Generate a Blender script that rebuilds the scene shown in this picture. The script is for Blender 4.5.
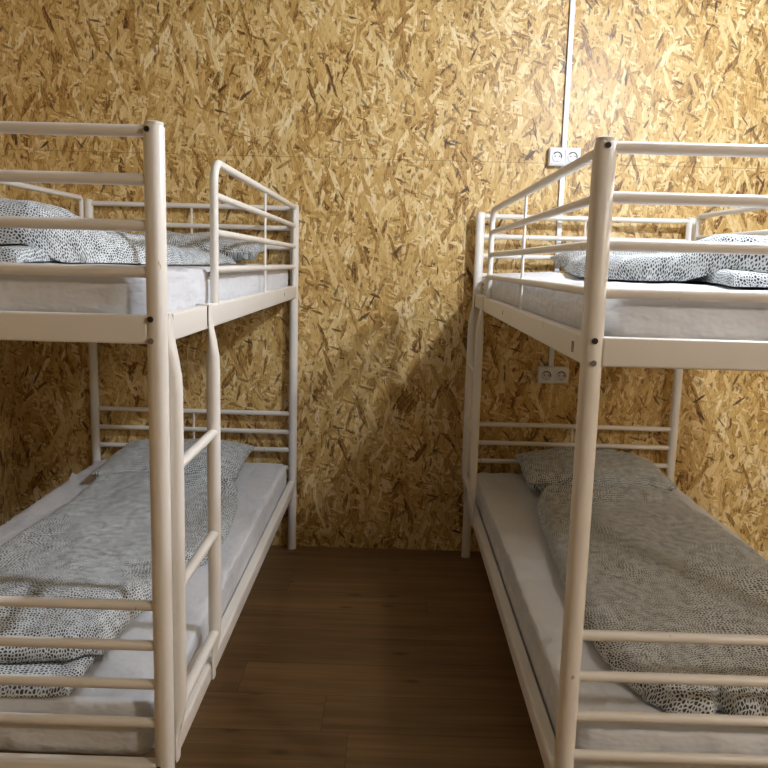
import bpy, bmesh, math, random
from mathutils import Vector, Matrix, noise

# ------------------------------------------------------------------ clear
for o in list(bpy.data.objects):
    bpy.data.objects.remove(o, do_unlink=True)
SC = bpy.context.scene
COL = SC.collection
PI = math.pi

# ------------------------------------------------------------------ camera
F_PX, PITCH, ROLL, YAW, CAM_H = 779.8, 0.1536, 0.0268, -0.0096, 1.3433
cam_d = bpy.data.cameras.new('camera')
cam_d.sensor_width = 36.0
cam_d.lens = 36.0 * F_PX / 768.0
cam_d.clip_start = 0.02
cam = bpy.data.objects.new('camera', cam_d)
COL.objects.link(cam)
fwd0 = Vector((math.sin(YAW), math.cos(YAW), 0))
right0 = Vector((math.cos(YAW), -math.sin(YAW), 0))
fwd = fwd0 * math.cos(PITCH) - Vector((0, 0, 1)) * math.sin(PITCH)
up0 = right0.cross(fwd)
cr = right0 * math.cos(ROLL) + up0 * math.sin(ROLL)
cu = -right0 * math.sin(ROLL) + up0 * math.cos(ROLL)
m = Matrix.Identity(4)
for i in range(3):
    m[i][0], m[i][1], m[i][2] = cr[i], cu[i], -fwd[i]
m.translation = (0, 0, CAM_H)
cam.matrix_world = m
SC.camera = cam

# ------------------------------------------------------------------ world, exposure
w = bpy.data.worlds.new('world')
SC.world = w
w.use_nodes = True
w.node_tree.nodes['Background'].inputs[0].default_value = (1.0, 0.86, 0.68, 1)
w.node_tree.nodes['Background'].inputs[1].default_value = 0.005
SC.view_settings.view_transform = 'Standard'
SC.view_settings.look = 'None'
SC.view_settings.exposure = 0.2
SC.view_settings.gamma = 1.0
SC.view_settings.use_curve_mapping = False
# main ceiling lamp and an added fill lamp: (x, y, z, strength of the bulb, colour, fill watts)
MAIN_LAMP = (1.17, 1.82, 2.44, 740.0, (0.90, 0.96, 1.06))
FILL_LAMP = (2.30, -0.45, 2.40, 128.0, (1.0, 0.92, 0.82))  # added out of view to brighten the fronts of the beds

# ------------------------------------------------------------------ node helpers
class NT:
    def __init__(self, name):
        self.mat = bpy.data.materials.new(name)
        self.mat.use_nodes = True
        self.t = self.mat.node_tree
        self.bsdf = self.t.nodes['Principled BSDF']

    def n(self, kind, **kw):
        nd = self.t.nodes.new(kind)
        for k, v in kw.items():
            setattr(nd, k, v)
        return nd

    def link(self, a, b):
        self.t.links.new(a, b)

    def set(self, sock, v):
        if hasattr(v, 'is_output'):
            self.t.links.new(v, sock)
        else:
            sock.default_value = v

    def math(self, op, a, b=0.0, c=None):
        nd = self.n('ShaderNodeMath', operation=op)
        self.set(nd.inputs[0], a)
        self.set(nd.inputs[1], b)
        if c is not None:
            self.set(nd.inputs[2], c)
        return nd.outputs[0]

    def vmath(self, op, a, b=(0, 0, 0)):
        nd = self.n('ShaderNodeVectorMath', operation=op)
        self.set(nd.inputs[0], a)
        if op == 'SCALE':
            self.set(nd.inputs[3], b)
        else:
            self.set(nd.inputs[1], b)
        return nd.outputs[0]

    def mapping(self, vec, loc=(0, 0, 0), rot=(0, 0, 0), sc=(1, 1, 1)):
        nd = self.n('ShaderNodeMapping')
        self.set(nd.inputs['Vector'], vec)
        nd.inputs['Location'].default_value = loc
        nd.inputs['Rotation'].default_value = rot
        nd.inputs['Scale'].default_value = sc
        return nd.outputs[0]

    def noise(self, vec, scale, detail=2.0, rough=0.5, dim='3D'):
        nd = self.n('ShaderNodeTexNoise', noise_dimensions=dim)
        self.set(nd.inputs['Vector'], vec)
        nd.inputs['Scale'].default_value = scale
        nd.inputs['Detail'].default_value = detail
        nd.inputs['Roughness'].default_value = rough
        return nd

    def voronoi(self, vec, scale, feature='F1', rnd=1.0, dim='2D'):
        nd = self.n('ShaderNodeTexVoronoi', voronoi_dimensions=dim, feature=feature)
        self.set(nd.inputs['Vector'], vec)
        nd.inputs['Scale'].default_value = scale
        nd.inputs['Randomness'].default_value = rnd
        return nd

    def mixv(self, f, a, b):
        nd = self.n('ShaderNodeMix', data_type='VECTOR')
        self.set(nd.inputs[0], f)
        self.set(nd.inputs[4], a)
        self.set(nd.inputs[5], b)
        return nd.outputs[1]

    def mixc(self, f, a, b, blend='MIX'):
        nd = self.n('ShaderNodeMix', data_type='RGBA', blend_type=blend)
        self.set(nd.inputs[0], f)
        self.set(nd.inputs[6], a)
        self.set(nd.inputs[7], b)
        return nd.outputs[2]

    def mixf(self, f, a, b):
        nd = self.n('ShaderNodeMix', data_type='FLOAT')
        self.set(nd.inputs[0], f)
        self.set(nd.inputs[2], a)
        self.set(nd.inputs[3], b)
        return nd.outputs[0]

    def ramp(self, f, stops, interp='LINEAR'):
        nd = self.n('ShaderNodeValToRGB')
        self.set(nd.inputs[0], f)
        cr_ = nd.color_ramp
        cr_.interpolation = interp
        while len(cr_.elements) > 1:
            cr_.elements.remove(cr_.elements[-1])
        cr_.elements[0].position = stops[0][0]
        cr_.elements[0].color = (*stops[0][1], 1)
        for p, c in stops[1:]:
            e = cr_.elements.new(p)
            e.color = (*c, 1)
        return nd.outputs[0]

    def maprange(self, f, a, b, c=0.0, d=1.0, smooth=False):
        nd = self.n('ShaderNodeMapRange')
        if smooth:
            nd.interpolation_type = 'SMOOTHSTEP'
        self.set(nd.inputs[0], f)
        for i, v in enumerate((a, b, c, d)):
            nd.inputs[1 + i].default_value = v
        return nd.outputs[0]

    def bump(self, h, strength=0.3, dist=0.002):
        nd = self.n('ShaderNodeBump')
        nd.inputs['Strength'].default_value = strength
        nd.inputs['Distance'].default_value = dist
        self.link(h, nd.inputs['Height'])
        self.link(nd.outputs[0], self.bsdf.inputs['Normal'])

    def base(self, c):
        self.set(self.bsdf.inputs['Base Color'], c if hasattr(c, 'is_output') else (*c, 1))

    def rough(self, v):
        self.set(self.bsdf.inputs['Roughness'], v)

    def uv(self):
        return self.n('ShaderNodeTexCoord').outputs['UV']

    def obj(self):
        return self.n('ShaderNodeTexCoord').outputs['Object']


def plain(name, c, rough=0.5, metal=0.0, spec=0.5):
    k = NT(name)
    k.base(c)
    k.rough(rough)
    k.bsdf.inputs['Metallic'].default_value = metal
    k.bsdf.inputs['Specular IOR Level'].default_value = spec
    return k.mat


# ------------------------------------------------------------------ materials
def osb_material():
    k = NT('oriented_strand_board')
    uv = k.uv()
    R = random.Random(11)
    wob = k.noise(uv, 26.0, 2.0, 0.55, '2D').outputs['Color']
    wob = k.vmath('SCALE', k.vmath('SUBTRACT', wob, (0.5, 0.5, 0.5)), 0.012)
    uvw = k.vmath('ADD', uv, wob)
    cur_v, cur_r, edge = None, None, None
    # (strand width, strand length, share of cells kept)
    spec = [(.034, .16, 1.0), (.022, .10, .6), (.030, .14, .5), (.014, .07, .40), (.036, .17, .36), (.020, .11, .36),
            (.012, .06, .34), (.030, .13, .30), (.016, .09, .30), (.026, .16, .24), (.011, .06, .26), (.028, .12, .20),
            (.015, .08, .22), (.020, .13, .16)]
    angs = [8, -28, 30, -58, -10, 46, 74, 18, -36, -4, -74, 34, 12, -22]
    for (sw, sl, p), a in zip(spec, angs):
        v = k.mapping(uvw, (R.uniform(-9, 9), R.uniform(-9, 9), 0), (0, 0, math.radians(a)), (1, 1, 1))
        v = k.vmath('MULTIPLY', v, (1 / sw, 1 / sl, 1))
        vo = k.voronoi(v, 1.0, 'F1', 1.0)
        sep = k.n('ShaderNodeSeparateColor')
        k.link(vo.outputs['Color'], sep.inputs[0])
        if cur_v is None:
            cur_v, cur_r, edge = v, sep.outputs[1], vo.outputs['Distance']
        else:
            # keep only part of the cells and cut their far tips so strands get pointed ends
            keep = k.math('MULTIPLY', k.math('LESS_THAN', sep.outputs[0], p),
                          k.math('LESS_THAN', vo.outputs['Distance'], 0.60))
            cur_v = k.mixv(keep, cur_v, v)
            cur_r = k.mixf(keep, cur_r, sep.outputs[1])
            edge = k.mixf(keep, edge, vo.outputs['Distance'])
    grain = k.noise(k.vmath('MULTIPLY', cur_v, (5.5, 0.5, 1.0)), 1.0, 4.0, 0.7, '2D').outputs['Fac']
    fine = k.noise(k.vmath('MULTIPLY', uvw, (150.0, 46.0, 1.0)), 1.0, 3.0, 0.65, '2D').outputs['Fac']
    big = k.noise(uv, 5.0, 3.0, 0.6, '2D').outputs['Fac']
    tone = k.math('ADD', k.math('MULTIPLY', cur_r, 0.86), k.math('MULTIPLY', k.math('SUBTRACT', grain, 0.5), 0.75))
    tone = k.math('ADD', tone, k.math('MULTIPLY', k.math('SUBTRACT', fine, 0.5), 0.62))
    tone = k.math('ADD', tone, k.math('MULTIPLY', k.math('SUBTRACT', big, 0.5), 0.42))
    col = k.ramp(k.math('MULTIPLY_ADD', tone, 0.90, 0.09), [(0.0, (0.085, 0.036, 0.008)), (0.06, (0.20, 0.096, 0.023)), (0.13, (0.36, 0.200, 0.053)),
                        (0.28, (0.50, 0.306, 0.092)), (0.48, (0.615, 0.412, 0.148)), (0.66, (0.695, 0.500, 0.212)),
                        (0.82, (0.775, 0.605, 0.305)), (1.0, (0.87, 0.745, 0.48))])
    # thin brown outline round each strand
    rim = k.maprange(edge, 0.42, 0.66, 0.0, 0.45, True)
    rim = k.math('MULTIPLY', rim, k.maprange(fine, 0.35, 0.62, 1.0, 0.15))
    col = k.mixc(rim, col, (0.17, 0.085, 0.022, 1))
    # scattered long dark bark slivers at a few angles
    for ang, oo, p_, sx_, sy_ in ((25, 3.1, .013, 78, 14), (-38, 7.7, .014, 88, 15), (4, 1.9, .014, 95, 18), (-75, 5.3, .008, 90, 16), (52, 9.3, .008, 60, 13)):
        dv = k.mapping(uvw, (oo, -oo * .7, 0), (0, 0, math.radians(ang)), (1, 1, 1))
        dvo = k.voronoi(k.vmath('MULTIPLY', dv, (sx_, sy_, 1)), 1.0, 'F1', 1.0)
        ds = k.n('ShaderNodeSeparateColor')
        k.link(dvo.outputs['Color'], ds.inputs[0])
        dm = k.math('MULTIPLY', k.math('LESS_THAN', ds.outputs[0], p_), k.maprange(dvo.outputs['Distance'], 0.40, 0.52, 1.0, 0.0))
        col = k.mixc(k.math('MULTIPLY', dm, k.maprange(ds.outputs[1], 0, 1, 0.35, 0.97)), col, (0.075, 0.036, 0.014, 1))
    # brown flecks and bark crumbs
    for sc_, p_, w_, oo in (((120, 46, 1), 0.12, 0.55, 0.0), ((60, 26, 1), 0.045, 0.7, 4.4)):
        sp = k.voronoi(k.vmath('MULTIPLY', k.vmath('ADD', uvw, (oo, oo, 0)), sc_), 1.0, 'F1', 1.0)
        sps = k.n('ShaderNodeSeparateColor')
        k.link(sp.outputs['Color'], sps.inputs[0])
        spm = k.math('MULTIPLY', k.math('LESS_THAN', sps.outputs[0], p_), k.maprange(sp.outputs['Distance'], 0.26, 0.44, 1.0, 0.0))
        col = k.mixc(k.math('MULTIPLY', spm, w_), col, (0.12, 0.058, 0.018, 1))
    # butt joints between the sheets: one horizontal line and staggered vertical ones
    su = k.n('ShaderNodeSeparateXYZ')
    k.link(uv, su.inputs[0])
    jh = k.math('LESS_THAN', k.math('ABSOLUTE', k.math('SUBTRACT', su.outputs[1], 1.797)), 0.0016)
    jv = k.math('LESS_THAN', k.math('ABSOLUTE', k.math('SUBTRACT', k.math('FRACT', k.math('DIVIDE', k.math('ADD', su.outputs[0], 0.32), 1.25)), 0.5)), 0.0008)
    j = k.math('MAXIMUM', jh, jv)
    col = k.mixc(k.math('MULTIPLY', j, 0.45), col, (0.09, 0.05, 0.02, 1))
    k.base(col)
    k.rough(k.maprange(grain, 0.3, 0.7, 0.34, 0.52))
    k.bsdf.inputs['Specular IOR Level'].default_value = 0.45
    h = k.math('ADD', k.math('MULTIPLY', cur_r, 0.6), k.math('MULTIPLY', grain, 0.5))
    h = k.math('SUBTRACT', h, k.math('MULTIPLY', j, 0.8))
    k.bump(h, 0.3, 0.0014)
    return k.mat


def floor_material():
    k = NT('dark_wood_laminate')
    o = k.obj()
    s = k.n('ShaderNodeSeparateXYZ')
    k.link(o, s.inputs[0])
    W, L = 0.193, 1.38
    row = k.math('FLOOR', k.math('DIVIDE', k.math('ADD', s.outputs[1], 0.052), W))
    offs = k.n('ShaderNodeTexWhiteNoise', noise_dimensions='1D')
    k.link(row, offs.inputs['W'])
    xs = k.math('ADD', k.math('DIVIDE', s.outputs[0], L), k.math('MULTIPLY', offs.outputs['Value'], 3.0))
    cell = k.math('FLOOR', xs)
    rn = k.n('ShaderNodeTexWhiteNoise', noise_dimensions='2D')
    cv = k.n('ShaderNodeCombineXYZ')
    k.link(row, cv.inputs[0])
    k.link(cell, cv.inputs[1])
    k.link(cv.outputs[0], rn.inputs['Vector'])
    shift = k.vmath('SCALE', rn.outputs['Color'], 7.0)
    p = k.vmath('ADD', o, shift)
    g1 = k.noise(k.vmath('MULTIPLY', p, (1.6, 26.0, 1.0)), 1.0, 4.0, 0.62).outputs['Fac']
    g2 = k.noise(k.vmath('MULTIPLY', p, (5.0, 120.0, 1.0)), 1.0, 3.0, 0.6).outputs['Fac']
    g3 = k.noise(k.vmath('MULTIPLY', p, (1.3, 5.0, 1.0)), 1.0, 2.0, 0.5).outputs['Fac']
    t = k.math('ADD', k.math('MULTIPLY', g1, 0.55), k.math('ADD', k.math('MULTIPLY', g2, 0.2), k.math('MULTIPLY', g3, 0.25)))
    col = k.ramp(t, [(0.30, (0.105, 0.059, 0.026)), (0.46, (0.190, 0.112, 0.050)), (0.60, (0.270, 0.164, 0.076)), (0.75, (0.345, 0.216, 0.105))])
    var = k.maprange(rn.outputs["Value"], 0, 1, 0.86, 1.1)
    vc = k.n('ShaderNodeCombineColor')
    for i in range(3):
        k.link(var, vc.inputs[i])
    col = k.mixc(1.0, col, vc.outputs[0], 'MULTIPLY')
    fy = k.math('FRACT', k.math('DIVIDE', k.math('ADD', s.outputs[1], 0.052), W))
    fx = k.math('FRACT', xs)
    j = k.math('MAXIMUM', k.math('LESS_THAN', fy, 0.016), k.math('LESS_THAN', fx, 0.0018))
    # knots
    kn = k.voronoi(k.vmath('MULTIPLY', p, (1.7, 4.2, 1)), 1.0, 'F1', 1.0)
    col = k.mixc(k.maprange(kn.outputs['Distance'], 0.0, 0.075, 0.65, 0.0, True), col, (0.030, 0.015, 0.008, 1))
    col = k.mixc(k.math("MULTIPLY", j, 0.5), col, (0.018, 0.009, 0.005, 1))
    k.base(col)
    k.rough(k.maprange(g2, 0.3, 0.7, 0.36, 0.50))
    k.bsdf.inputs['Specular IOR Level'].default_value = 0.4
    k.bump(k.math('SUBTRACT', k.math('MULTIPLY', g2, 0.4), k.math('MULTIPLY', j, 1.0)), 0.25, 0.001)
    return k.mat


def duvet_material(name, cells):
    """white cotton printed with rows of small charcoal dashes that swirl"""
    k = NT(name)
    uv = k.uv()
    wn = k.noise(uv, 3.6, 0.6, 0.4, '2D').outputs['Color']
    v = k.vmath('ADD', uv, k.vmath('SCALE', k.vmath('SUBTRACT', wn, (0.5, 0.5, 0.5)), 0.10))
    v = k.vmath('MULTIPLY', v, (cells, cells * 0.82, 1))
    vo = k.voronoi(v, 1.0, 'DISTANCE_TO_EDGE', 0.72)
    var = k.noise(uv, 34.0, 3.0, 0.6, '2D').outputs['Fac']
    thr = k.maprange(var, 0.3, 0.7, -0.085, 0.075)
    mask = k.maprange(k.math('ADD', vo.outputs['Distance'], thr), 0.150, 0.235, 0.0, 1.0, True)
    col = k.mixc(mask, (0.70, 0.745, 0.765, 1), (0.058, 0.063, 0.067, 1))
    k.base(col)
    k.rough(0.85)
    k.bsdf.inputs['Specular IOR Level'].default_value = 0.2
    k.bsdf.inputs['Sheen Weight'].default_value = 0.12
    wv = k.noise(uv, 900.0, 1.0, 0.5, '2D').outputs['Fac']
    cr_ = k.noise(uv, 14.0, 3.0, 0.6, '2D').outputs['Fac']
    k.bump(k.math('ADD', k.math('MULTIPLY', wv, 0.05), cr_), 0.45, 0.012)
    return k.mat


def sheet_material():
    k = NT('white_cotton_sheet')
    o = k.obj()
    k.base((0.70, 0.725, 0.77))
    k.rough(0.50)
    k.bsdf.inputs['Specular IOR Level'].default_value = 0.3
    k.bsdf.inputs['Sheen Weight'].default_value = 0.15
    a = k.noise(k.vmath('MULTIPLY', o, (9, 3.5, 16)), 1.0, 3.0, 0.55).outputs['Fac']
    b = k.noise(o, 26.0, 2.0, 0.5).outputs['Fac']
    wv = k.n('ShaderNodeTexWave', wave_type='BANDS', bands_direction='DIAGONAL', wave_profile='SIN')
    k.link(k.vmath('MULTIPLY', o, (1.0, 0.55, 0.5)), wv.inputs['Vector'])
    wv.inputs['Scale'].default_value = 2.2
    wv.inputs['Distortion'].default_value = 9.0
    wv.inputs['Detail'].default_value = 2.5
    wv.inputs['Detail Scale'].default_value = 1.1
    fold = k.math('POWER', wv.outputs['Fac'], 3.0)
    h = k.math('ADD', k.math('ADD', a, k.math('MULTIPLY', b, 0.25)), k.math('MULTIPLY', fold, 0.35))
    k.bump(h, 0.8, 0.018)
    return k.mat


def metal_material():
    k = NT('cream_powder_coated_steel')
    o = k.obj()
    n1 = k.noise(o, 3.0, 3.0, 0.6).outputs['Fac']
    col = k.mixc(k.maprange(n1, 0.35, 0.7), (0.82, 0.79, 0.74, 1), (0.78, 0.745, 0.69, 1))
    # scuffs where the paint is worn
    n2 = k.noise(k.vmath('MULTIPLY', o, (1, 1, 0.35)), 55.0, 2.0, 0.5).outputs['Fac']
    col = k.mixc(k.maprange(n2, 0.735, 0.77, 0.0, 0.7), col, (0.30, 0.22, 0.16, 1))
    k.base(col)
    k.rough(0.36)
    k.bsdf.inputs['Specular IOR Level'].default_value = 0.5
    return k.mat


M = {
    'osb': osb_material(),
    'floor': floor_material(),
    'front': plain('fill_cutting_dark_board', (0.13, 0.10, 0.07), 0.8),  # unseen front wall, made dark to cut bounced fill light
    'ceiling': plain('ceiling_paint', (0.36, 0.34, 0.31), 0.9),
    'duvet': duvet_material('dashed_duvet_cotton', 132.0),
    'duvet_fine': duvet_material('fine_dashed_duvet_cotton', 156.0),
    'pillow': duvet_material('dashed_pillow_cotton', 132.0),
    'sheet': sheet_material(),
    'metal': metal_material(),
    'cap': plain('white_plastic_cap', (0.78, 0.76, 0.72), 0.4),
    'hole': plain('dark_bolt_hole', (0.012, 0.011, 0.010), 0.6),
    'bolt': plain('grey_steel_bolt', (0.36, 0.34, 0.31), 0.35, 0.8),
    'socket': plain('white_socket_plastic', (0.78, 0.80, 0.84), 0.3),
    'socket_in': plain('socket_recess_plastic', (0.62, 0.63, 0.66), 0.35),
    'trunk': plain('white_pvc_trunking', (0.80, 0.83, 0.88), 0.35),
    'tag': plain('white_care_label', (0.8, 0.8, 0.8), 0.7),
    'dark': plain('dark_socket_hole_and_shade', (0.02, 0.02, 0.02), 0.5),
}


# ------------------------------------------------------------------ mesh helpers
def link(name, bm, mat, parent=None, smooth=False, uvname=None):
    me = bpy.data.meshes.new(name)
    bm.to_mesh(me)
    bm.free()
    me.materials.append(M[mat] if isinstance(mat, str) else mat)
    if smooth:
        for p in me.polygons:
            p.use_smooth = True
    o = bpy.data.objects.new(name, me)
    COL.objects.link(o)
    if parent is not None:
        o.parent = parent
    return o


def tag(o, label, cat, group=None, kind=None):
    if label:
        o['label'] = label
    if cat:
        o['category'] = cat
    if group:
        o['group'] = group
    if kind:
        o['kind'] = kind
    return o


def thing(name, label, cat, loc=(0, 0, 0), rz=0.0, group=None):
    o = bpy.data.objects.new(name, None)
    COL.objects.link(o)
    o.empty_display_size = 0.1
    o.location = loc
    o.rotation_euler = (0, 0, rz)
    return tag(o, label, cat, group)


def box(bm, x0, x1, y0, y1, z0, z1, bev=0.0, seg=2):
    r = bmesh.ops.create_cube(bm, size=1.0)
    vs = r['verts']
    for v in vs:
        v.co = Vector(((x0 + x1) / 2 + v.co.x * (x1 - x0), (y0 + y1) / 2 + v.co.y * (y1 - y0), (z0 + z1) / 2 + v.co.z * (z1 - z0)))
    if bev > 0:
        es = list({e for v in vs for e in v.link_edges})
        bmesh.ops.bevel(bm, geom=es, offset=bev, segments=seg, affect='EDGES', profile=0.6)


def tube(bm, pts, rad, seg=14, caps=True, squash=None):
    """sweep a circle along pts; rad is a number or list; squash: list of (width, depth, axis) per point"""
    pts = [Vector(p) for p in pts]
    n = len(pts)
    rads = rad if isinstance(rad, (list, tuple)) else [rad] * n
    t0 = (pts[1] - pts[0]).normalized()
    ref = Vector((0, 0, 1)) if abs(t0.z) < 0.9 else Vector((1, 0, 0))
    u = t0.cross(ref).normalized()
    rings = []
    for i, p in enumerate(pts):
        if i == 0:
            t = (pts[1] - pts[0])
        elif i == n - 1:
            t = (pts[-1] - pts[-2])
        else:
            t = (pts[i + 1] - pts[i]).normalized() + (pts[i] - pts[i - 1]).normalized()
        t.normalize()
        u = (u - t * u.dot(t)).normalized()
        v = t.cross(u)
        ring = []
        for k in range(seg):
            a = 2 * PI * k / seg
            off = u * math.cos(a) * rads[i] + v * math.sin(a) * rads[i]
            if squash is not None and squash[i] is not None:
                ax, fx, fo = squash[i]
                ax = Vector(ax)
                c = off.dot(ax)
                off = (off - ax * c) * fo + ax * c * fx
            ring.append(bm.verts.new(p + off))
        rings.append(ring)
    for a, b in zip(rings, rings[1:]):
        for k in range(seg):
            bm.faces.new((a[k], a[(k + 1) % seg], b[(k + 1) % seg], b[k]))
    if caps:
        bm.faces.new(list(reversed(rings[0])))
        bm.faces.new(rings[-1])
    return rings


def arc(c, r, a0, a1, n, ux, uy):
    c, ux, uy = Vector(c), Vector(ux), Vector(uy)
    return [c + ux * (r * math.cos(a0 + (a1 - a0) * i / n)) + uy * (r * math.sin(a0 + (a1 - a0) * i / n)) for i in range(n + 1)]


def tube_obj(name, pts, rad, mat, parent, seg=14, squash=None):
    bm = bmesh.new()
    tube(bm, pts, rad, seg, True, squash)
    bmesh.ops.recalc_face_normals(bm, faces=bm.faces[:])
    o = link(name, bm, mat, parent, True)
    sharp(o)
    return o


def sharp(o, deg=40):
    me = o.data
    bm = bmesh.new()
    bm.from_mesh(me)
    for e in bm.edges:
        if len(e.link_faces) == 2 and e.calc_face_angle(0) > math.radians(deg):
            e.smooth = False
    bm.to_mesh(me)
    bm.free()


def box_obj(name, dims, mat, parent, bev=0.0, seg=2, kind=None):
    bm = bmesh.new()
    box(bm, *dims, bev, seg)
    o = link(name, bm, mat, parent, bev > 0)
    if bev > 0:
        sharp(o, 50)
    if kind:
        o['kind'] = kind
    return o


# ------------------------------------------------------------------ the room
WALL_Y, WALL_L, WALL_R, WALL_F, CEIL = 3.552, -1.745, 3.45, -2.3, 2.62


def wall(name, dims, plane):
    """box wall with a UV map in metres (u along the wall, v up)"""
    bm = bmesh.new()
    box(bm, *dims)
    uvl = bm.loops.layers.uv.new('UVMap')
    for f in bm.faces:
        for lp in f.loops:
            c = lp.vert.co
            lp[uvl].uv = (c.x if plane == 'x' else c.y + 5.3, c.z)
    return tag(link(name, bm, 'osb'), None, None, None, 'structure')


T = 0.06
wall('wall_back', (WALL_L - T, WALL_R + T, WALL_Y, WALL_Y + T, 0, CEIL), 'x')
wall('wall_left', (WALL_L - T, WALL_L, WALL_F, WALL_Y, 0, CEIL), 'y')
wall('wall_right', (WALL_R, WALL_R + T, WALL_F, WALL_Y, 0, CEIL), 'y')
wall('wall_front', (WALL_L - T, WALL_R + T, WALL_F - T, WALL_F, 0, CEIL), 'x').data.materials[0] = M['front']
tag(box_obj('floor', (WALL_L - T, WALL_R + T, WALL_F - T, WALL_Y + T, -0.06, 0), 'floor', None), None, None, None, 'structure')
tag(box_obj('ceiling', (WALL_L - T, WALL_R + T, WALL_F - T, WALL_Y + T, CEIL, CEIL + 0.06), 'ceiling', None), None, None, None, 'structure')


def ceiling_lamp(spec, label, rad):
    x, y, z, strength, colr = spec
    t = thing('ceiling_lamp', label, 'lamp', (x, y, CEIL))
    bm = bmesh.new()
    bmesh.ops.create_cone(bm, cap_ends=True, segments=32, radius1=0.055, radius2=0.07, depth=0.03)
    bmesh.ops.translate(bm, verts=bm.verts[:], vec=(0, 0, -0.015))
    link('ceiling_rose', bm, 'cap', t)
    bm = bmesh.new()
    bmesh.ops.create_cone(bm, cap_ends=True, segments=24, radius1=0.022, radius2=0.022, depth=0.09)
    bmesh.ops.translate(bm, verts=bm.verts[:], vec=(0, 0, -0.073))
    link('lamp_holder', bm, 'cap', t)
    k = NT('lit_bulb_glass')
    k.base((0.9, 0.9, 0.9))
    k.bsdf.inputs['Emission Color'].default_value = (*colr, 1)
    k.bsdf.inputs['Emission Strength'].default_value = strength
    bm = bmesh.new()
    bmesh.ops.create_icosphere(bm, subdivisions=2, radius=rad)
    bmesh.ops.translate(bm, verts=bm.verts[:], vec=(0, 0, z - CEIL))
    link('bulb', bm, k.mat, t, True)
    return t


ceiling_lamp(MAIN_LAMP, 'lit round bulb lamp on the ceiling above the right bunk bed', 0.062)
ceiling_lamp(FILL_LAMP, 'added warm fill lamp, out of view at the near right end of the room', 0.14)

# ------------------------------------------------------------------ bunk beds
W, L = 0.916, 2.04
UP = [1.565, 1.478, 1.394, 1.308]
LOW = [0.640, 0.554, 0.469, 0.384]
BT, BB = 1.227, 1.172
RT, RB = 0.328, 0.280
PR = 0.0195


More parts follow.
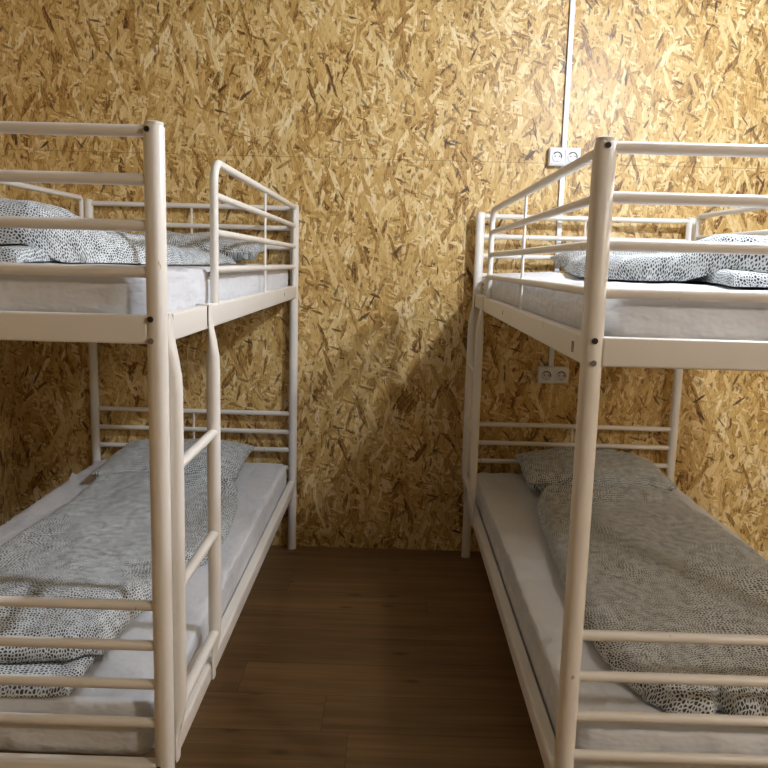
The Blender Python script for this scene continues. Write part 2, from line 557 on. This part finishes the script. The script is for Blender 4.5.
def bunk_bed(label, loc, rz, dz, slots, bolt_x, guard_z):
    """local frame: origin at the aisle post beside the ladder, -x away from the aisle, +y towards the other end"""
    t = thing('bunk_bed', label, 'bunk bed', loc, rz, None)
    H = 1.579 + dz
    mid = BB - 0.055
    for (px, py, endsign) in ((0, 0, -1), (-W, 0, -1), (0, L, 1), (-W, L, 1)):
        bm = bmesh.new()
        tube(bm, [(px, py, 0.006), (px, py, BB + dz - 0.05), (px, py, H - 0.008), (px, py, H - 0.002)], [PR, PR, PR, PR - 0.004], 24)
        bmesh.ops.recalc_face_normals(bm, faces=bm.faces[:])
        p = link('post', bm, 'metal', t, True)
        sharp(p)
        # plastic foot and end cap
        c = tube_obj('foot', [(px, py, 0.0), (px, py, 0.012)], PR + 0.0012, 'cap', p, 20)
        tube_obj('end_cap', [(px, py, H - 0.004), (px, py, H + 0.0015), (px, py, H + 0.004)], [PR - 0.002, PR - 0.002, PR - 0.010], 'cap', p, 20)
        # open bolt holes and the visible bolt head on the face that looks out of the bed's end
        ox = px + bolt_x
        yf = py + endsign * (PR - 0.002)
        for zz, rr, mt, nm in ((1.566, 0.0052, 'hole', 'bolt_hole'), (1.220, 0.0058, 'hole', 'bolt_hole'), (1.179, 0.0058, 'bolt', 'bolt')):
            tube_obj(nm, [(ox, yf - 0.002 * endsign, zz + dz), (ox, yf + 0.0034 * endsign, zz + dz)], rr, mt, p, 14)
        tube_obj('bolt', [(ox, yf - 0.002 * endsign, 0.298), (ox, yf + 0.0034 * endsign, 0.298)], 0.0058, 'hole', p, 14)
    for ey in (0, L):
        for z in UP:
            tube_obj('end_bar', [(-PR + 0.003, ey, z + dz), (-W + PR - 0.003, ey, z + dz)], 0.0112, 'metal', t)
        for z in LOW:
            tube_obj('end_bar', [(-PR + 0.003, ey, z + dz), (-W + PR - 0.003, ey, z + dz)], 0.0106, 'metal', t)
        box_obj('end_beam', (-W + PR - 0.004, -PR + 0.004, ey - 0.014, ey + 0.014, BB + dz, BT + dz), 'metal', t, 0.005, 3)
        box_obj('end_beam', (-W + PR - 0.004, -PR + 0.004, ey - 0.014, ey + 0.014, 0.244 + dz, 0.297 + dz), 'metal', t, 0.005, 3)
        for za, zb in ((UP[3], UP[0]), (LOW[3], LOW[0])):
            tube_obj('end_spindle', [(-W / 2, ey, za + dz), (-W / 2, ey, zb + dz)], 0.0048, 'metal', t, 8)
    # long beams and lower side rails
    for sx, px in ((1, 0), (-1, -W)):
        b = box_obj('side_beam', (px - 0.014, px + 0.014, PR - 0.004, L - PR + 0.004, BB + dz, BT + dz), 'metal', t, 0.005, 3)
        if sx == 1:
            for (sy, sz, tall, nsl) in slots:
                for q in range(nsl):
                    box_obj('slot', (0.0135, 0.0146, sy + q * 0.011 - 0.0028, sy + q * 0.011 + 0.0028, BB + dz + sz - tall / 2, BB + dz + sz + tall / 2), 'hole', b, 0.0005, 1)
        r = box_obj('side_rail', (px - 0.016, px + 0.016, PR - 0.004, L - PR + 0.004, RB + dz, RT + dz), 'metal', t, 0.009, 4)
    # slatted bases under both mattresses
    for z0 in (1.1785, 0.2735):
        bm = bmesh.new()
        for q in range(16):
            y = 0.10 + q * (L - 0.2) / 15
            box(bm, -W + 0.010, -0.010, y - 0.022, y + 0.022, z0 + dz, z0 + dz + 0.008)
        link('slat_base', bm, 'metal', t)
    # guard rail on the aisle side: a bent hoop with three bars and one spindle
    def hoop(px, ya, yb, zt, rad, rc, rc2):
        pts = [(px, ya, BT - 0.02 + dz)]
        pts += [tuple(v) for v in arc((px, ya + rc, zt - rc + dz), rc, PI, PI / 2, 7, (0, 1, 0), (0, 0, 1))]
        pts += [tuple(v) for v in arc((px, yb - rc2, zt - rc2 + dz), rc2, PI / 2, 0, 5, (0, 1, 0), (0, 0, 1))]
        pts += [(px, yb, BT - 0.02 + dz)]
        return pts
    ga, gb = 0.462, L - 0.032
    g = tube_obj('guard_rail', hoop(0.004, ga, gb, guard_z[0], 0.0105, 0.055, 0.014), 0.0105, 'metal', t)
    for z in guard_z[1:]:
        tube_obj('guard_bar', [(0.004, ga, z + dz), (0.004, gb, z + dz)], 0.0094, 'metal', g)
    tube_obj('guard_spindle', [(0.004, 1.222, BT - 0.01 + dz), (0.004, 1.222, guard_z[0] + dz)], 0.0045, 'metal', g, 8)
    # guard rail on the outer side, full length
    ga, gb = 0.075, L - 0.075
    g = tube_obj('guard_rail', hoop(-W - 0.004, ga, gb, 1.582, 0.0105, 0.014, 0.014), 0.0105, 'metal', t)
    for z in (1.492, 1.400, 1.310):
        tube_obj('guard_bar', [(-W - 0.004, ga, z + dz), (-W - 0.004, gb, z + dz)], 0.0094, 'metal', g)
    # ladder: two stiles flattened at both ends, three rungs
    lx = 0.0225
    lad = None
    for k, y in enumerate((0.030, 0.362)):
        prof = [(0.0165, 1.231, .16, 0.55), (0.0165, 1.218, .16, 0.95), (0.0170, 1.195, .20, 1.28), (0.0185, 1.170, .34, 1.26), (0.0205, 1.140, .66, 1.14),
                (0.0220, 1.105, .94, 1.02), (lx, 1.07, 1, 1), (lx, 0.70, 1, 1), (lx, 0.43, 1, 1), (0.0220, 0.40, .9, 1.0), (0.021, 0.370, .55, 1.06),
                (0.0195, 0.338, .22, 1.2), (0.0190, 0.31, .18, 1.2), (0.0190, 0.284, .18, 0.9)]
        pts = [(x, y, z + dz) for x, z, a, b in prof]
        sq = [((1, 0, 0), a, b) for x, z, a, b in prof]
        s = tube_obj('ladder_stile', pts, 0.0165, 'metal', t, 16, sq)
        # the hook that grips the top of the beam
        box_obj('hook', (-0.0146, 0.0175, y - 0.016, y + 0.016, BT + dz + 0.0002, BT + dz + 0.0042), 'metal', s, 0.0015, 1)
        box_obj('bracket_gap', (0.0142, 0.0160, y - 0.0215 if k else y + 0.019, y - 0.019 if k else y + 0.0215, BB + dz + 0.008, BT + dz - 0.001), 'hole', s)
    for z in (0.921, 0.667, 0.407):
        tube_obj('ladder_rung', [(lx, 0.030 + 0.012, z + dz), (lx, 0.362 - 0.012, z + dz)], 0.0128, 'metal', t, 14,
                 [((0, 0, 1), 0.8, 1.0), ((0, 0, 1), 0.8, 1.0)])
    return t


XL, YL = -0.4497, 1.4824
XR, YR = 0.3694, 1.4424
bunk_bed('white metal bunk bed on the left, its ladder at the near end', (XL, YL, 0), 0.0, 0.007,
         [(1.636, 0.030, 0.014, 1)], -0.0075, (1.569, 1.489, 1.400, 1.310))
bunk_bed('white metal bunk bed on the right, its ladder at the far end by the wall', (XR, YR + L, 0), PI, -0.007,
         [(0.937, 0.030, 0.014, 1), (1.940, 0.026, 0.022, 2)], 0.0005, (1.559, 1.477, 1.393, 1.309))


# ------------------------------------------------------------------ soft goods
def nz(x, y, z=0.0):
    return noise.noise(Vector((x, y, z)))


def fbm(x, y, z=0.0, o=3):
    s, a = 0.0, 1.0
    for i in range(o):
        s += a * nz(x, y, z)
        x, y, a = x * 2.1 + 3.1, y * 2.1 - 1.7, a * 0.5
    return s


def crease(d, w):
    return math.exp(-(d / w) ** 2)


def mattress(name, label, x0, x1, y0, y1, z0, z1, seed, crown=None):
    """fitted-sheet mattress: rounded box shell with a crowned, creased top and pulled sides"""
    nx, ny, nk = 54, 110, 12
    hx, hy, h = (x1 - x0) / 2, (y1 - y0) / 2, z1 - z0
    cx, cy = (x0 + x1) / 2, (y0 + y1) / 2
    rc = 0.022
    bm = bmesh.new()
    r = bmesh.ops.create_grid(bm, x_segments=nx, y_segments=ny, size=1.0)
    bm.free()
    bm = bmesh.new()
    # cross-section rings from the bottom rim up the side, over the edge and in across the top
    def ring(inset, z):
        pts = []
        ax, ay = hx - inset, hy - inset
        rr = max(0.012, 0.05 - inset)
        per = [(-ax, -ay, ax, -ay), (ax, -ay, ax, ay), (ax, ay, -ax, ay), (-ax, ay, -ax, -ay)]
        for (xa, ya, xb, yb), n in zip(per, (nx, ny, nx, ny)):
            for i in range(n):
                f = i / n
                x, y = xa + (xb - xa) * f, ya + (yb - ya) * f
                # round the plan corners
                qx, qy = ax - rr, ay - rr
                if abs(x) > qx and abs(y) > qy:
                    v = Vector((abs(x) - qx, abs(y) - qy))
                    mx = max(v.x, v.y)
                    if v.length > 1e-9:
                        v = v.normalized() * mx
                    x = math.copysign(qx + v.x, x)
                    y = math.copysign(qy + v.y, y)
                pts.append((x, y, z))
        return pts
    prof = [(0.012, 0.0), (0.004, 0.010), (0.0, 0.028)]
    for i in range(1, 6):
        prof.append((0.0 - 0.002 * math.sin(PI * i / 6), 0.028 + (h - rc - 0.028) * i / 6))
    for i in range(7):
        a = PI / 2 * i / 6
        prof.append((rc * (1 - math.cos(a)), h - rc + rc * math.sin(a)))
    # top rings inwards to a thin spine
    lim = hx - 0.004
    steps = [0.035, 0.05, 0.07, 0.095, 0.125, 0.16, 0.20, 0.25, 0.30, 0.35, 0.40, lim]
    for s_ in steps:
        if s_ <= lim:
            prof.append((s_, h))
    rings = []
    for ins, z in prof:
        rg = []
        for (x, y, zz) in ring(ins, z):
            side = max(0.0, 1.0 - ins / 0.02)
            top = min(1.0, max(0.0, (zz - h + rc) / rc)) if ins > 0 else 0.0
            wx, wy = x, y
            # pulls in the sheet down the sides
            al = (y if abs(abs(x) - hx) < abs(abs(y) - hy) else x)
            f = nz(al * 16 + seed * 7, zz * 5 + seed, seed) * 0.0065 + nz(al * 45, zz * 9, seed + 3) * 0.0022
            k_ = side * (0.35 + 0.65 * min(1, zz / h * 1.3))
            if abs(abs(x) - hx) < abs(abs(y) - hy):
                wx += math.copysign(f * k_, x)
            else:
                wy += math.copysign(f * k_, y)
            # stitched edge of the fitted sheet, slightly proud and puckered
            rdg = crease(ins - 0.0065, 0.0032) * (1.0 if zz > h - 0.02 else 0.0) * (0.0022 + 0.0022 * nz(al * 60, seed, 2.0))
            if abs(abs(x) - hx) < abs(abs(y) - hy):
                wx += math.copysign(rdg, x)
            else:
                wy += math.copysign(rdg, y)
            dzv = rdg
            if top > 0:
                edge_d = min(hx - abs(x), hy - abs(y))
                dzv += top * (0.005 * fbm(x * 5 + seed, y * 3.2, seed) + 0.0030 * fbm(x * 15, y * 8 + seed, seed + 5))
                dzv += top * 0.006 * min(1.0, edge_d / 0.25)
                # radiating pull creases near the rim
                dzv += top * 0.0060 * nz(al * 20, seed * 3.3, edge_d * 3) * crease(edge_d, 0.09)
                if crown:
                    dzv += top * crown(cx + x, cy + y)
            rg.append(bm.verts.new((wx, wy, zz + dzv)))
        rings.append(rg)
    n = len(rings[0])
    for a, b in zip(rings, rings[1:]):
        for i in range(n):
            bm.faces.new((a[i], a[(i + 1) % n], b[(i + 1) % n], b[i]))
    bm.faces.new(list(reversed(rings[0])))
    bm.faces.new(rings[-1])
    bmesh.ops.triangulate(bm, faces=[bm.faces[-1]] if False else [f for f in bm.faces if len(f.verts) > 4])
    bmesh.ops.recalc_face_normals(bm, faces=bm.faces[:])
    o = link(name, bm, 'sheet', None, True)
    o.location = (cx, cy, z0)
    return tag(o, label, 'mattress', 'white sheeted mattresses on the bunks')


def shell(bm, uvl, XA, XB, YA, YB, zb, th, top, nx, ny, ex, ey, uo, rim=0.012):
    """a padded quilt shell in bm. XA/XB(t): side edges, YA/YB(s): ends, th(s,t): thickness, top: extra height fn(x,y)"""
    def P(s, t):
        y = YA(s) * (1 - t) + YB(s) * t
        return XA(t) * (1 - s) + XB(t) * s, y
    def par(i, n, e):   # denser sampling at the rims
        f = i / n
        return 0.5 - 0.5 * math.copysign(abs(math.cos(PI * f)) ** e, math.cos(PI * f))
    up, dn = [], []
    S = [par(i, nx, 0.75) for i in range(nx + 1)]
    Tt = [par(j, ny, 0.75) for j in range(ny + 1)]
    for j, t in enumerate(Tt):
        ru, rd = [], []
        for i, s in enumerate(S):
            x, y = P(s, t)
            wd = abs(XB(t) - XA(t))
            ln = abs(YB(s) - YA(s))
            dx = min(s, 1 - s) * wd
            dy = min(t, 1 - t) * ln
            fx = min(1.0, dx / ex)
            fy = min(1.0, dy / ey)
            e = math.sqrt(max(0, 1 - (1 - fx) ** 2)) * math.sqrt(max(0, 1 - (1 - fy) ** 2))
            border = i in (0, nx) or j in (0, ny)
            base = zb(x, y)
            hgt = rim * (1 - e) * 0 + e * (th(s, t) + top(x, y))
            u = bm.verts.new((x, y, base + (0.001 if border else rim * 0.5 + max(0.0, hgt))))
            ru.append(u)
            rd.append(u if border else bm.verts.new((x, y, base)))
        up.append(ru)
        dn.append(rd)
    # arc-length UV in metres, so the print keeps its size over folds and rims
    ci, cj = nx // 2, ny // 2
    U = [[0.0] * (nx + 1) for _ in range(ny + 1)]
    V = [[0.0] * (nx + 1) for _ in range(ny + 1)]
    for j in range(ny + 1):
        U[j][ci] = P(S[ci], Tt[j])[0]
        for i in range(ci + 1, nx + 1):
            U[j][i] = U[j][i - 1] + (up[j][i].co - up[j][i - 1].co).length
        for i in range(ci - 1, -1, -1):
            U[j][i] = U[j][i + 1] - (up[j][i].co - up[j][i + 1].co).length
    for i in range(nx + 1):
        V[cj][i] = P(S[i], Tt[cj])[1]
        for j in range(cj + 1, ny + 1):
            V[j][i] = V[j - 1][i] + (up[j][i].co - up[j - 1][i].co).length
        for j in range(cj - 1, -1, -1):
            V[j][i] = V[j + 1][i] - (up[j][i].co - up[j + 1][i].co).length
    for j in range(ny):
        for i in range(nx):
            f = bm.faces.new((up[j][i], up[j][i + 1], up[j + 1][i + 1], up[j + 1][i]))
            for lp, (a, b) in zip(f.loops, ((i, j), (i + 1, j), (i + 1, j + 1), (i, j + 1))):
                lp[uvl].uv = (U[b][a] + uo[0], V[b][a] + uo[1])
            vs = (dn[j][i], dn[j + 1][i], dn[j + 1][i + 1], dn[j][i + 1])
            f = bm.faces.new(vs)
            for lp in f.loops:
                lp[uvl].uv = (lp.vert.co.x + uo[0] + 1.3, lp.vert.co.y + uo[1])


def lerp_pts(pts):
    """smooth interpolation through (t, value) points"""
    pts = sorted(pts)
    def f(t):
        if t <= pts[0][0]:
            return pts[0][1]
        for (a, va), (b, vb) in zip(pts, pts[1:]):
            if t <= b:
                q = (t - a) / (b - a)
                q = q * q * (3 - 2 * q) * 0.5 + q * 0.5
                return va + (vb - va) * q
        return pts[-1][1]
    return f


def duvet(label, layers, mat='duvet'):
    bm = bmesh.new()
    uvl = bm.loops.layers.uv.new('UVMap')
    for ly in layers:
        shell(bm, uvl, **ly)
    bmesh.ops.recalc_face_normals(bm, faces=bm.faces[:])
    o = link('duvet', bm, mat, None, True)
    md = o.modifiers.new('sub', 'SUBSURF')
    md.levels = 1
    md.render_levels = 1
    return tag(o, label, 'duvet', 'grey dashed duvets on the bunks')


def pillow(label, cx, cy, z0, wx, wy, h, rot, tilt, seed):
    """a plump pillow: two bulged quilts meeting at a seam, corners drawn out"""
    n = 30
    bm = bmesh.new()
    uvl = bm.loops.layers.uv.new('UVMap')
    grids = []
    for sgn in (1, -1):
        g = []
        for j in range(n + 1):
            row = []
            for i in range(n + 1):
                s, t = -math.cos(PI * i / n), -math.cos(PI * j / n)
                b = (max(0, 1 - s * s)) ** 0.45 * (max(0, 1 - t * t)) ** 0.45
                pin = 1 - 0.03 * (1 - s * s) * abs(t) ** 3 - 0.0
                pin2 = 1 - 0.035 * (1 - t * t) * abs(s) ** 3
                x, y = s * wx / 2 * pin2, t * wy / 2 * pin
                zz = h * (0.42 if sgn < 0 else 0.58) * b * sgn
                if sgn > 0:
                    zz += b * (0.016 * fbm(x * 7 + seed, y * 7, seed) + 0.006 * fbm(x * 22, y * 22, seed + 2))
                    zz -= b * 0.012 * crease(s * 0.9 + t * 0.25 - 0.1, 0.18)
                if sgn < 0 and g is not None and (i in (0, n) or j in (0, n)):
                    row.append(grids[0][j][i])
                else:
                    row.append(bm.verts.new((x, y, zz)))
            g.append(row)
        grids.append(g)
    for gi, g in enumerate(grids):
        c_ = n // 2
        U = [[0.0] * (n + 1) for _ in range(n + 1)]
        V = [[0.0] * (n + 1) for _ in range(n + 1)]
        for j in range(n + 1):
            for i in range(c_ + 1, n + 1):
                U[j][i] = U[j][i - 1] + (g[j][i].co - g[j][i - 1].co).length
            for i in range(c_ - 1, -1, -1):
                U[j][i] = U[j][i + 1] - (g[j][i].co - g[j][i + 1].co).length
            for i in range(c_ + 1, n + 1):
                V[i][j] = V[i - 1][j] + (g[i][j].co - g[i - 1][j].co).length
            for i in range(c_ - 1, -1, -1):
                V[i][j] = V[i + 1][j] - (g[i][j].co - g[i + 1][j].co).length
        for j in range(n):
            for i in range(n):
                ij = ((j, i), (j, i + 1), (j + 1, i + 1), (j + 1, i))
                if gi:
                    ij = tuple(reversed(ij))
                f = bm.faces.new([g[a_][b_] for a_, b_ in ij])
                for lp, (a_, b_) in zip(f.loops, ij):
                    lp[uvl].uv = (U[a_][b_] + seed * 1.7 + gi, V[a_][b_] + seed)
    mat = Matrix.Translation((cx, cy, z0)) @ Matrix.Rotation(rot, 4, 'Z') @ Matrix.Rotation(tilt, 4, 'X')
    bm.transform(mat)
    zmin = min(v.co.z for v in bm.verts)
    bmesh.ops.translate(bm, verts=bm.verts[:], vec=(0, 0, z0 - zmin))
    # settle the underside onto the mattress
    for v in bm.verts:
        if v.co.z < z0 + h * 0.30:
            v.co.z = z0 + (v.co.z - z0) * 0.35
    bmesh.ops.recalc_face_normals(bm, faces=bm.faces[:])
    o = link('pillow', bm, 'pillow', None, True)
    return tag(o, label, 'pillow', 'grey dashed pillows on the bunks')


LOW_TOP, UP_TOP = 0.424, 1.312
DL, DR = 0.007, -0.007
mlx0, mlx1 = XL - W + 0.030, XL - 0.020
mrx0, mrx1 = XR + 0.022, XR + W - 0.030
zlow, zup = 0.2825, 1.1875


def crown_ru(x, y):
    return 0.016 * crease(x - (XR + 0.14), 0.07) * crease(y - 2.6, 0.7)


m_ll = mattress('mattress', 'white sheeted mattress on the lower bunk of the left bed', mlx0, mlx1, YL + 0.024, YL + L - 0.026, zlow + DL, LOW_TOP - 0.004, 1.0)
m_rl = mattress('mattress', 'white sheeted mattress on the lower bunk of the right bed', mrx0, mrx1, YR + 0.024, YR + L - 0.026, zlow + DR, LOW_TOP - 0.006, 2.0)
m_lu = mattress('mattress', 'white sheeted mattress on the upper bunk of the left bed', mlx0, mlx1, YL + 0.024, YL + L - 0.026, zup + DL, UP_TOP + 0.006, 3.0)
m_ru = mattress('mattress', 'white sheeted mattress on the upper bunk of the right bed', mrx0, mrx1, YR + 0.024, YR + L - 0.026, zup + DR, UP_TOP - 0.004, 4.0, crown_ru)
# care label sticking up at the far outer corner of the lower left mattress
bm = bmesh.new()
box(bm, -0.012, 0.012, -0.001, 0.001, 0, 0.030)
bm.transform(Matrix.Rotation(0.5, 4, 'Y'))
lab = link('care_label', bm, 'tag', m_ll)
lab.location = (-W / 2 + 0.045, 0.62, LOW_TOP - zlow - 0.012)
lab['label'] = 'small white care label'



def surface(o, gap):
    from mathutils.bvhtree import BVHTree
    mw = Matrix.Translation(o.location)
    tree = BVHTree.FromPolygons([mw @ v.co for v in o.data.vertices], [tuple(p.vertices) for p in o.data.polygons])
    tops = sorted(v.co.z for v in o.data.vertices)
    zt = tops[-1] + o.location.z
    lo = tops[len(tops) * 3 // 4] + o.location.z - 0.006

    def f(x, y):
        best = None
        for ox, oy in ((0, 0), (.012, 0), (-.012, 0), (0, .012), (0, -.012)):
            h = tree.ray_cast(Vector((x + ox, y + oy, zt + 0.1)), Vector((0, 0, -1)), 0.4)[0]
            if h is not None and (best is None or h.z > best):
                best = h.z
        return max(best if best is not None else 0.0, lo) + gap
    return f


zb_ll, zb_rl, zb_lu, zb_ru = surface(m_ll, 0.0045), surface(m_rl, 0.0055), surface(m_lu, 0.003), surface(m_ru, 0.006)


def bumps(seed, a=0.010, fx=4.0, fy=3.0, b=0.004):
    return lambda x, y: a * fbm(x * fx + seed, y * fy, seed) + b * fbm(x * 13 + seed, y * 10, seed + 9)


# lower left duvet: a thin under layer showing at the near end and the main quilt folded over it
ll_xr = lerp_pts([(0.0, -0.64), (0.13, -0.635), (0.33, -0.60), (0.47, -0.535), (0.65, -0.535), (0.85, -0.56), (1.0, -0.60)])
ll_ya = lerp_pts([(0, 1.62), (0.35, 1.60), (0.55, 1.57), (0.75, 1.585), (0.9, 1.60), (1, 1.66)])
b_ll = bumps(2.0, 0.013)
duvet('grey dashed duvet on the lower left bunk, its near end folded over', [
    dict(XA=lambda t: -1.19, XB=lerp_pts([(0, -0.66), (0.5, -0.66), (1, -0.70)]), YA=lambda s: 1.515 + 0.012 * math.sin(6 * s), YB=lambda s: 2.0,
         zb=zb_ll, th=lambda s, t: 0.018, top=lambda x, y: 0.004 * fbm(x * 9, y * 9, 4), nx=40, ny=24, ex=0.02, ey=0.02, uo=(3.0, 0.3)),
    dict(XA=lambda t: -1.20 + 0.04 * t, XB=ll_xr, YA=ll_ya, YB=lambda s: 2.99 + 0.012 * math.sin(9 * s),
         zb=lambda x, y: zb_ll(x, y) + 0.030 * max(0.0, min(1.0, (2.02 - y) / 0.2)) * max(0.0, min(1.0, (-0.62 - x) / 0.05)),
         th=lambda s, t: 0.040 + 0.020 * crease(t - 0.12, 0.12) + 0.030 * crease(t - .97, .05),
         top=lambda x, y: b_ll(x, y) + 0.022 * crease(y - 1.90 - 0.10 * (x + 0.9), 0.09) * (0.6 + 0.4 * math.sin(x * 5)),
         nx=70, ny=110, ex=0.05, ey=0.045, uo=(0.0, 0.0)),
])

# lower right duvet: flat, with a rolled near end pinched in the middle
b_rl = bumps(7.0, 0.009)
rl_xl = lerp_pts([(0.0, 0.565), (0.05, 0.535), (0.12, 0.52), (0.23, 0.508), (0.45, 0.520), (0.68, 0.537), (0.9, 0.565), (1.0, 0.60)])
rl_xr = lerp_pts([(0.0, 1.20), (0.55, 1.195), (0.8, 1.19), (1.0, 1.14)])
rl_ya = lerp_pts([(0.0, 1.56), (0.08, 1.515), (0.19, 1.50), (0.23, 1.545), (0.27, 1.495), (0.45, 1.480), (0.7, 1.478), (1.0, 1.49)])
duvet('grey dashed duvet on the lower right bunk, its near end tucked under', [
    dict(XA=rl_xl, XB=rl_xr, YA=rl_ya, YB=lambda s: 2.995 + 0.02 * s, zb=lambda x, y: zb_rl(x, y) + 0.002,
         th=lambda s, t: 0.034 + 0.016 * crease(t - 0.03, 0.04) + 0.030 * crease(t - 0.975, 0.05),
         top=lambda x, y: b_rl(x, y) - 0.020 * crease(y - (1.575 + 0.05 * math.sin(6 * x)), 0.014) * crease(x - 0.9, 0.26),
         nx=70, ny=120, ex=0.045, ey=0.035, uo=(1.0, 5.0)),
])

# upper left duvet: heaped up towards the wall, its near end open in a dark fold
b_lu = bumps(12.0, 0.014, 6, 5, 0.006)
lu_xr = lerp_pts([(0.0, -0.70), (0.1, -0.655), (0.3, -0.60), (0.6, -0.585), (1.0, -0.60)])
lu_ya = lerp_pts([(0, 1.66), (0.5, 1.66), (0.8, 1.70), (1, 1.78)])
duvet('heaped grey dashed duvet on the upper left bunk', [
    dict(XA=lambda t: -1.27, XB=lambda t: -0.77 + 0.02 * t, YA=lambda s: 1.585 + 0.02 * math.sin(7 * s), YB=lambda s: 2.1,
         zb=zb_lu, th=lambda s, t: 0.024, top=lambda x, y: 0.005 * fbm(x * 9, y * 9, 2), nx=36, ny=24, ex=0.02, ey=0.02, uo=(7.0, 0.3)),
    dict(XA=lambda t: -1.28, XB=lu_xr, YA=lu_ya, YB=lambda s: 2.98,
         zb=lambda x, y: zb_lu(x, y) + 0.036 * max(0.0, min(1.0, (2.12 - y) / 0.2)) * max(0.0, min(1.0, (-0.745 - x) / 0.06)),
         th=lambda s, t: 0.052 + 0.052 * crease(t - 0.10, 0.30) * (1.0 - 0.45 * s) + 0.014 * (1 - s) - 0.018 * t,
         top=lambda x, y: b_lu(x, y) - 0.018 * crease(y - 2.35 - 0.3 * (x + .6), 0.03), nx=70, ny=110, ex=0.085, ey=0.07, uo=(2.2, 9.0)),
], 'duvet_fine')

# upper right duvet
b_ru = bumps(21.0, 0.011, 6, 5, 0.005)
ru_xl = lerp_pts([(0.0, 0.56), (0.08, 0.50), (0.25, 0.47), (0.5, 0.52), (1.0, 0.66)])
ru_ya = lerp_pts([(0, 1.76), (0.15, 1.70), (0.35, 1.63), (0.7, 1.60), (1, 1.60)])
duvet('rumpled grey dashed duvet on the upper right bunk', [
    dict(XA=lambda t: 0.66 + 0.05 * t, XB=lambda t: 1.22, YA=lambda s: 1.545 + 0.015 * math.sin(8 * s), YB=lambda s: 2.0,
         zb=zb_ru, th=lambda s, t: 0.022, top=lambda x, y: 0.004 * fbm(x * 9, y * 9, 6), nx=36, ny=24, ex=0.02, ey=0.02, uo=(5.0, 2.3)),
    dict(XA=ru_xl, XB=lambda t: 1.225, YA=ru_ya, YB=lambda s: 3.0,
         zb=lambda x, y: zb_ru(x, y) + 0.030 * max(0.0, min(1.0, (2.02 - y) / 0.2)) * max(0.0, min(1.0, (x - 0.63) / 0.08)),
         th=lambda s, t: 0.050 + 0.034 * s * (1 - 0.5 * t), top=lambda x, y: b_ru(x, y), nx=70, ny=110, ex=0.07, ey=0.055, uo=(4.1, 3.0)),
], 'duvet_fine')



def rest(f, cx, cy, wx, wy):
    return max(f(cx + (i / 8 - .5) * wx, cy + (j / 8 - .5) * wy) for i in range(9) for j in range(9)) + 0.002


for lb, cx, cy, f, wx, wy, h, rot, tilt, seed in (
        ('plump grey dashed pillow on the lower left bunk against the end bars', -0.905, 3.25, zb_ll, 0.58, 0.46, 0.118, 0.0, 0.05, 1.0),
        ('grey dashed pillow on the lower right bunk against the end bars', 0.860, 3.235, zb_rl, 0.60, 0.42, 0.138, -0.03, 0.02, 2.0),
        ('grey dashed pillow on the upper left bunk behind the heaped duvet', -0.86, 3.235, zb_lu, 0.62, 0.42, 0.115, 0.0, 0.06, 3.0),
        ('grey dashed pillow on the upper right bunk behind the rumpled duvet', 0.92, 3.225, zb_ru, 0.50, 0.42, 0.11, 0.0, 0.06, 4.0)):
    pillow(lb, cx, cy, rest(f, cx, cy, wx, wy), wx, wy, h, rot, tilt, seed)


# ------------------------------------------------------------------ sockets and cable trunking on the back wall
def double_socket(label, x, z):
    t = thing('double_socket', label, 'socket', (x, WALL_Y, z), 0.0, 'double sockets on the back wall')
    w_, h_, d_ = 0.137, 0.078, 0.034
    box_obj('back_box', (-w_ / 2, w_ / 2, -d_, 0.0, -h_ / 2, h_ / 2), 'socket', t, 0.006, 3)
    for sx in (-1, 1):
        cx = sx * 0.0335
        p = box_obj('face_plate', (cx - 0.0325, cx + 0.0325, -d_ - 0.0035, -d_ + 0.001, -0.0325, 0.0325), 'socket', t, 0.003, 2)
        bm = bmesh.new()
        ro, ri = 0.0235, 0.0195
        for k in range(40):   # raised ring of the round well
            pass
        tube(bm, arc((cx, -d_ - 0.0035, 0), 0.0215, 0, 2 * PI, 40, (1, 0, 0), (0, 0, 1)), 0.0022, 8, False)
        link('rim', bm, 'socket_in', p, True)
        tube_obj('well', [(cx, -d_ - 0.0032, 0), (cx, -d_ - 0.0041, 0)], 0.0205, 'socket_in', p, 32)
        # shade inside the round recess, drawn as a dark crescent along its upper right
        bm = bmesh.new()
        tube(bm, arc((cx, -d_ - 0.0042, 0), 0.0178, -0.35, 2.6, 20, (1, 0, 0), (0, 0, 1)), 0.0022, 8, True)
        link('recess_shade', bm, M['dark'], p, True)
        for hx in (-0.0095, 0.0095):
            tube_obj('pin_hole', [(cx + hx, -d_ - 0.0040, 0), (cx + hx, -d_ - 0.0046, 0)], 0.0028, 'dark', p, 12)
        for hz in (-0.019, 0.019):
            box_obj('earth_clip', (cx - 0.0025, cx + 0.0025, -d_ - 0.0060, -d_ - 0.0030, hz - 0.0025, hz + 0.0025), 'bolt', p)
    return t


SX, SZ1, SZ2 = 0.7265, 1.823, 0.860
double_socket('white double wall socket high on the board wall at the top of the right bunk', SX + 0.001, SZ1)
double_socket('white double wall socket low on the board wall, behind the lower right bunk', SX + 0.010, SZ2)
for za, zb, lb in ((SZ1 + 0.039, CEIL, 'white cable trunking running from the high socket up to the ceiling'),
                   (SZ2 + 0.039, SZ1 - 0.039, 'white cable trunking between the high socket and the low socket')):
    t = thing('cable_trunking', lb, 'cable trunking', (SX, WALL_Y, za), 0.0)
    box_obj('channel', (-0.0095, 0.0095, -0.012, 0.0, 0.0, zb - za), 'trunk', t, 0.001, 1)
    box_obj('lid', (-0.0105, 0.0105, -0.016, -0.0105, 0.0, zb - za), 'trunk', t, 0.0015, 2)
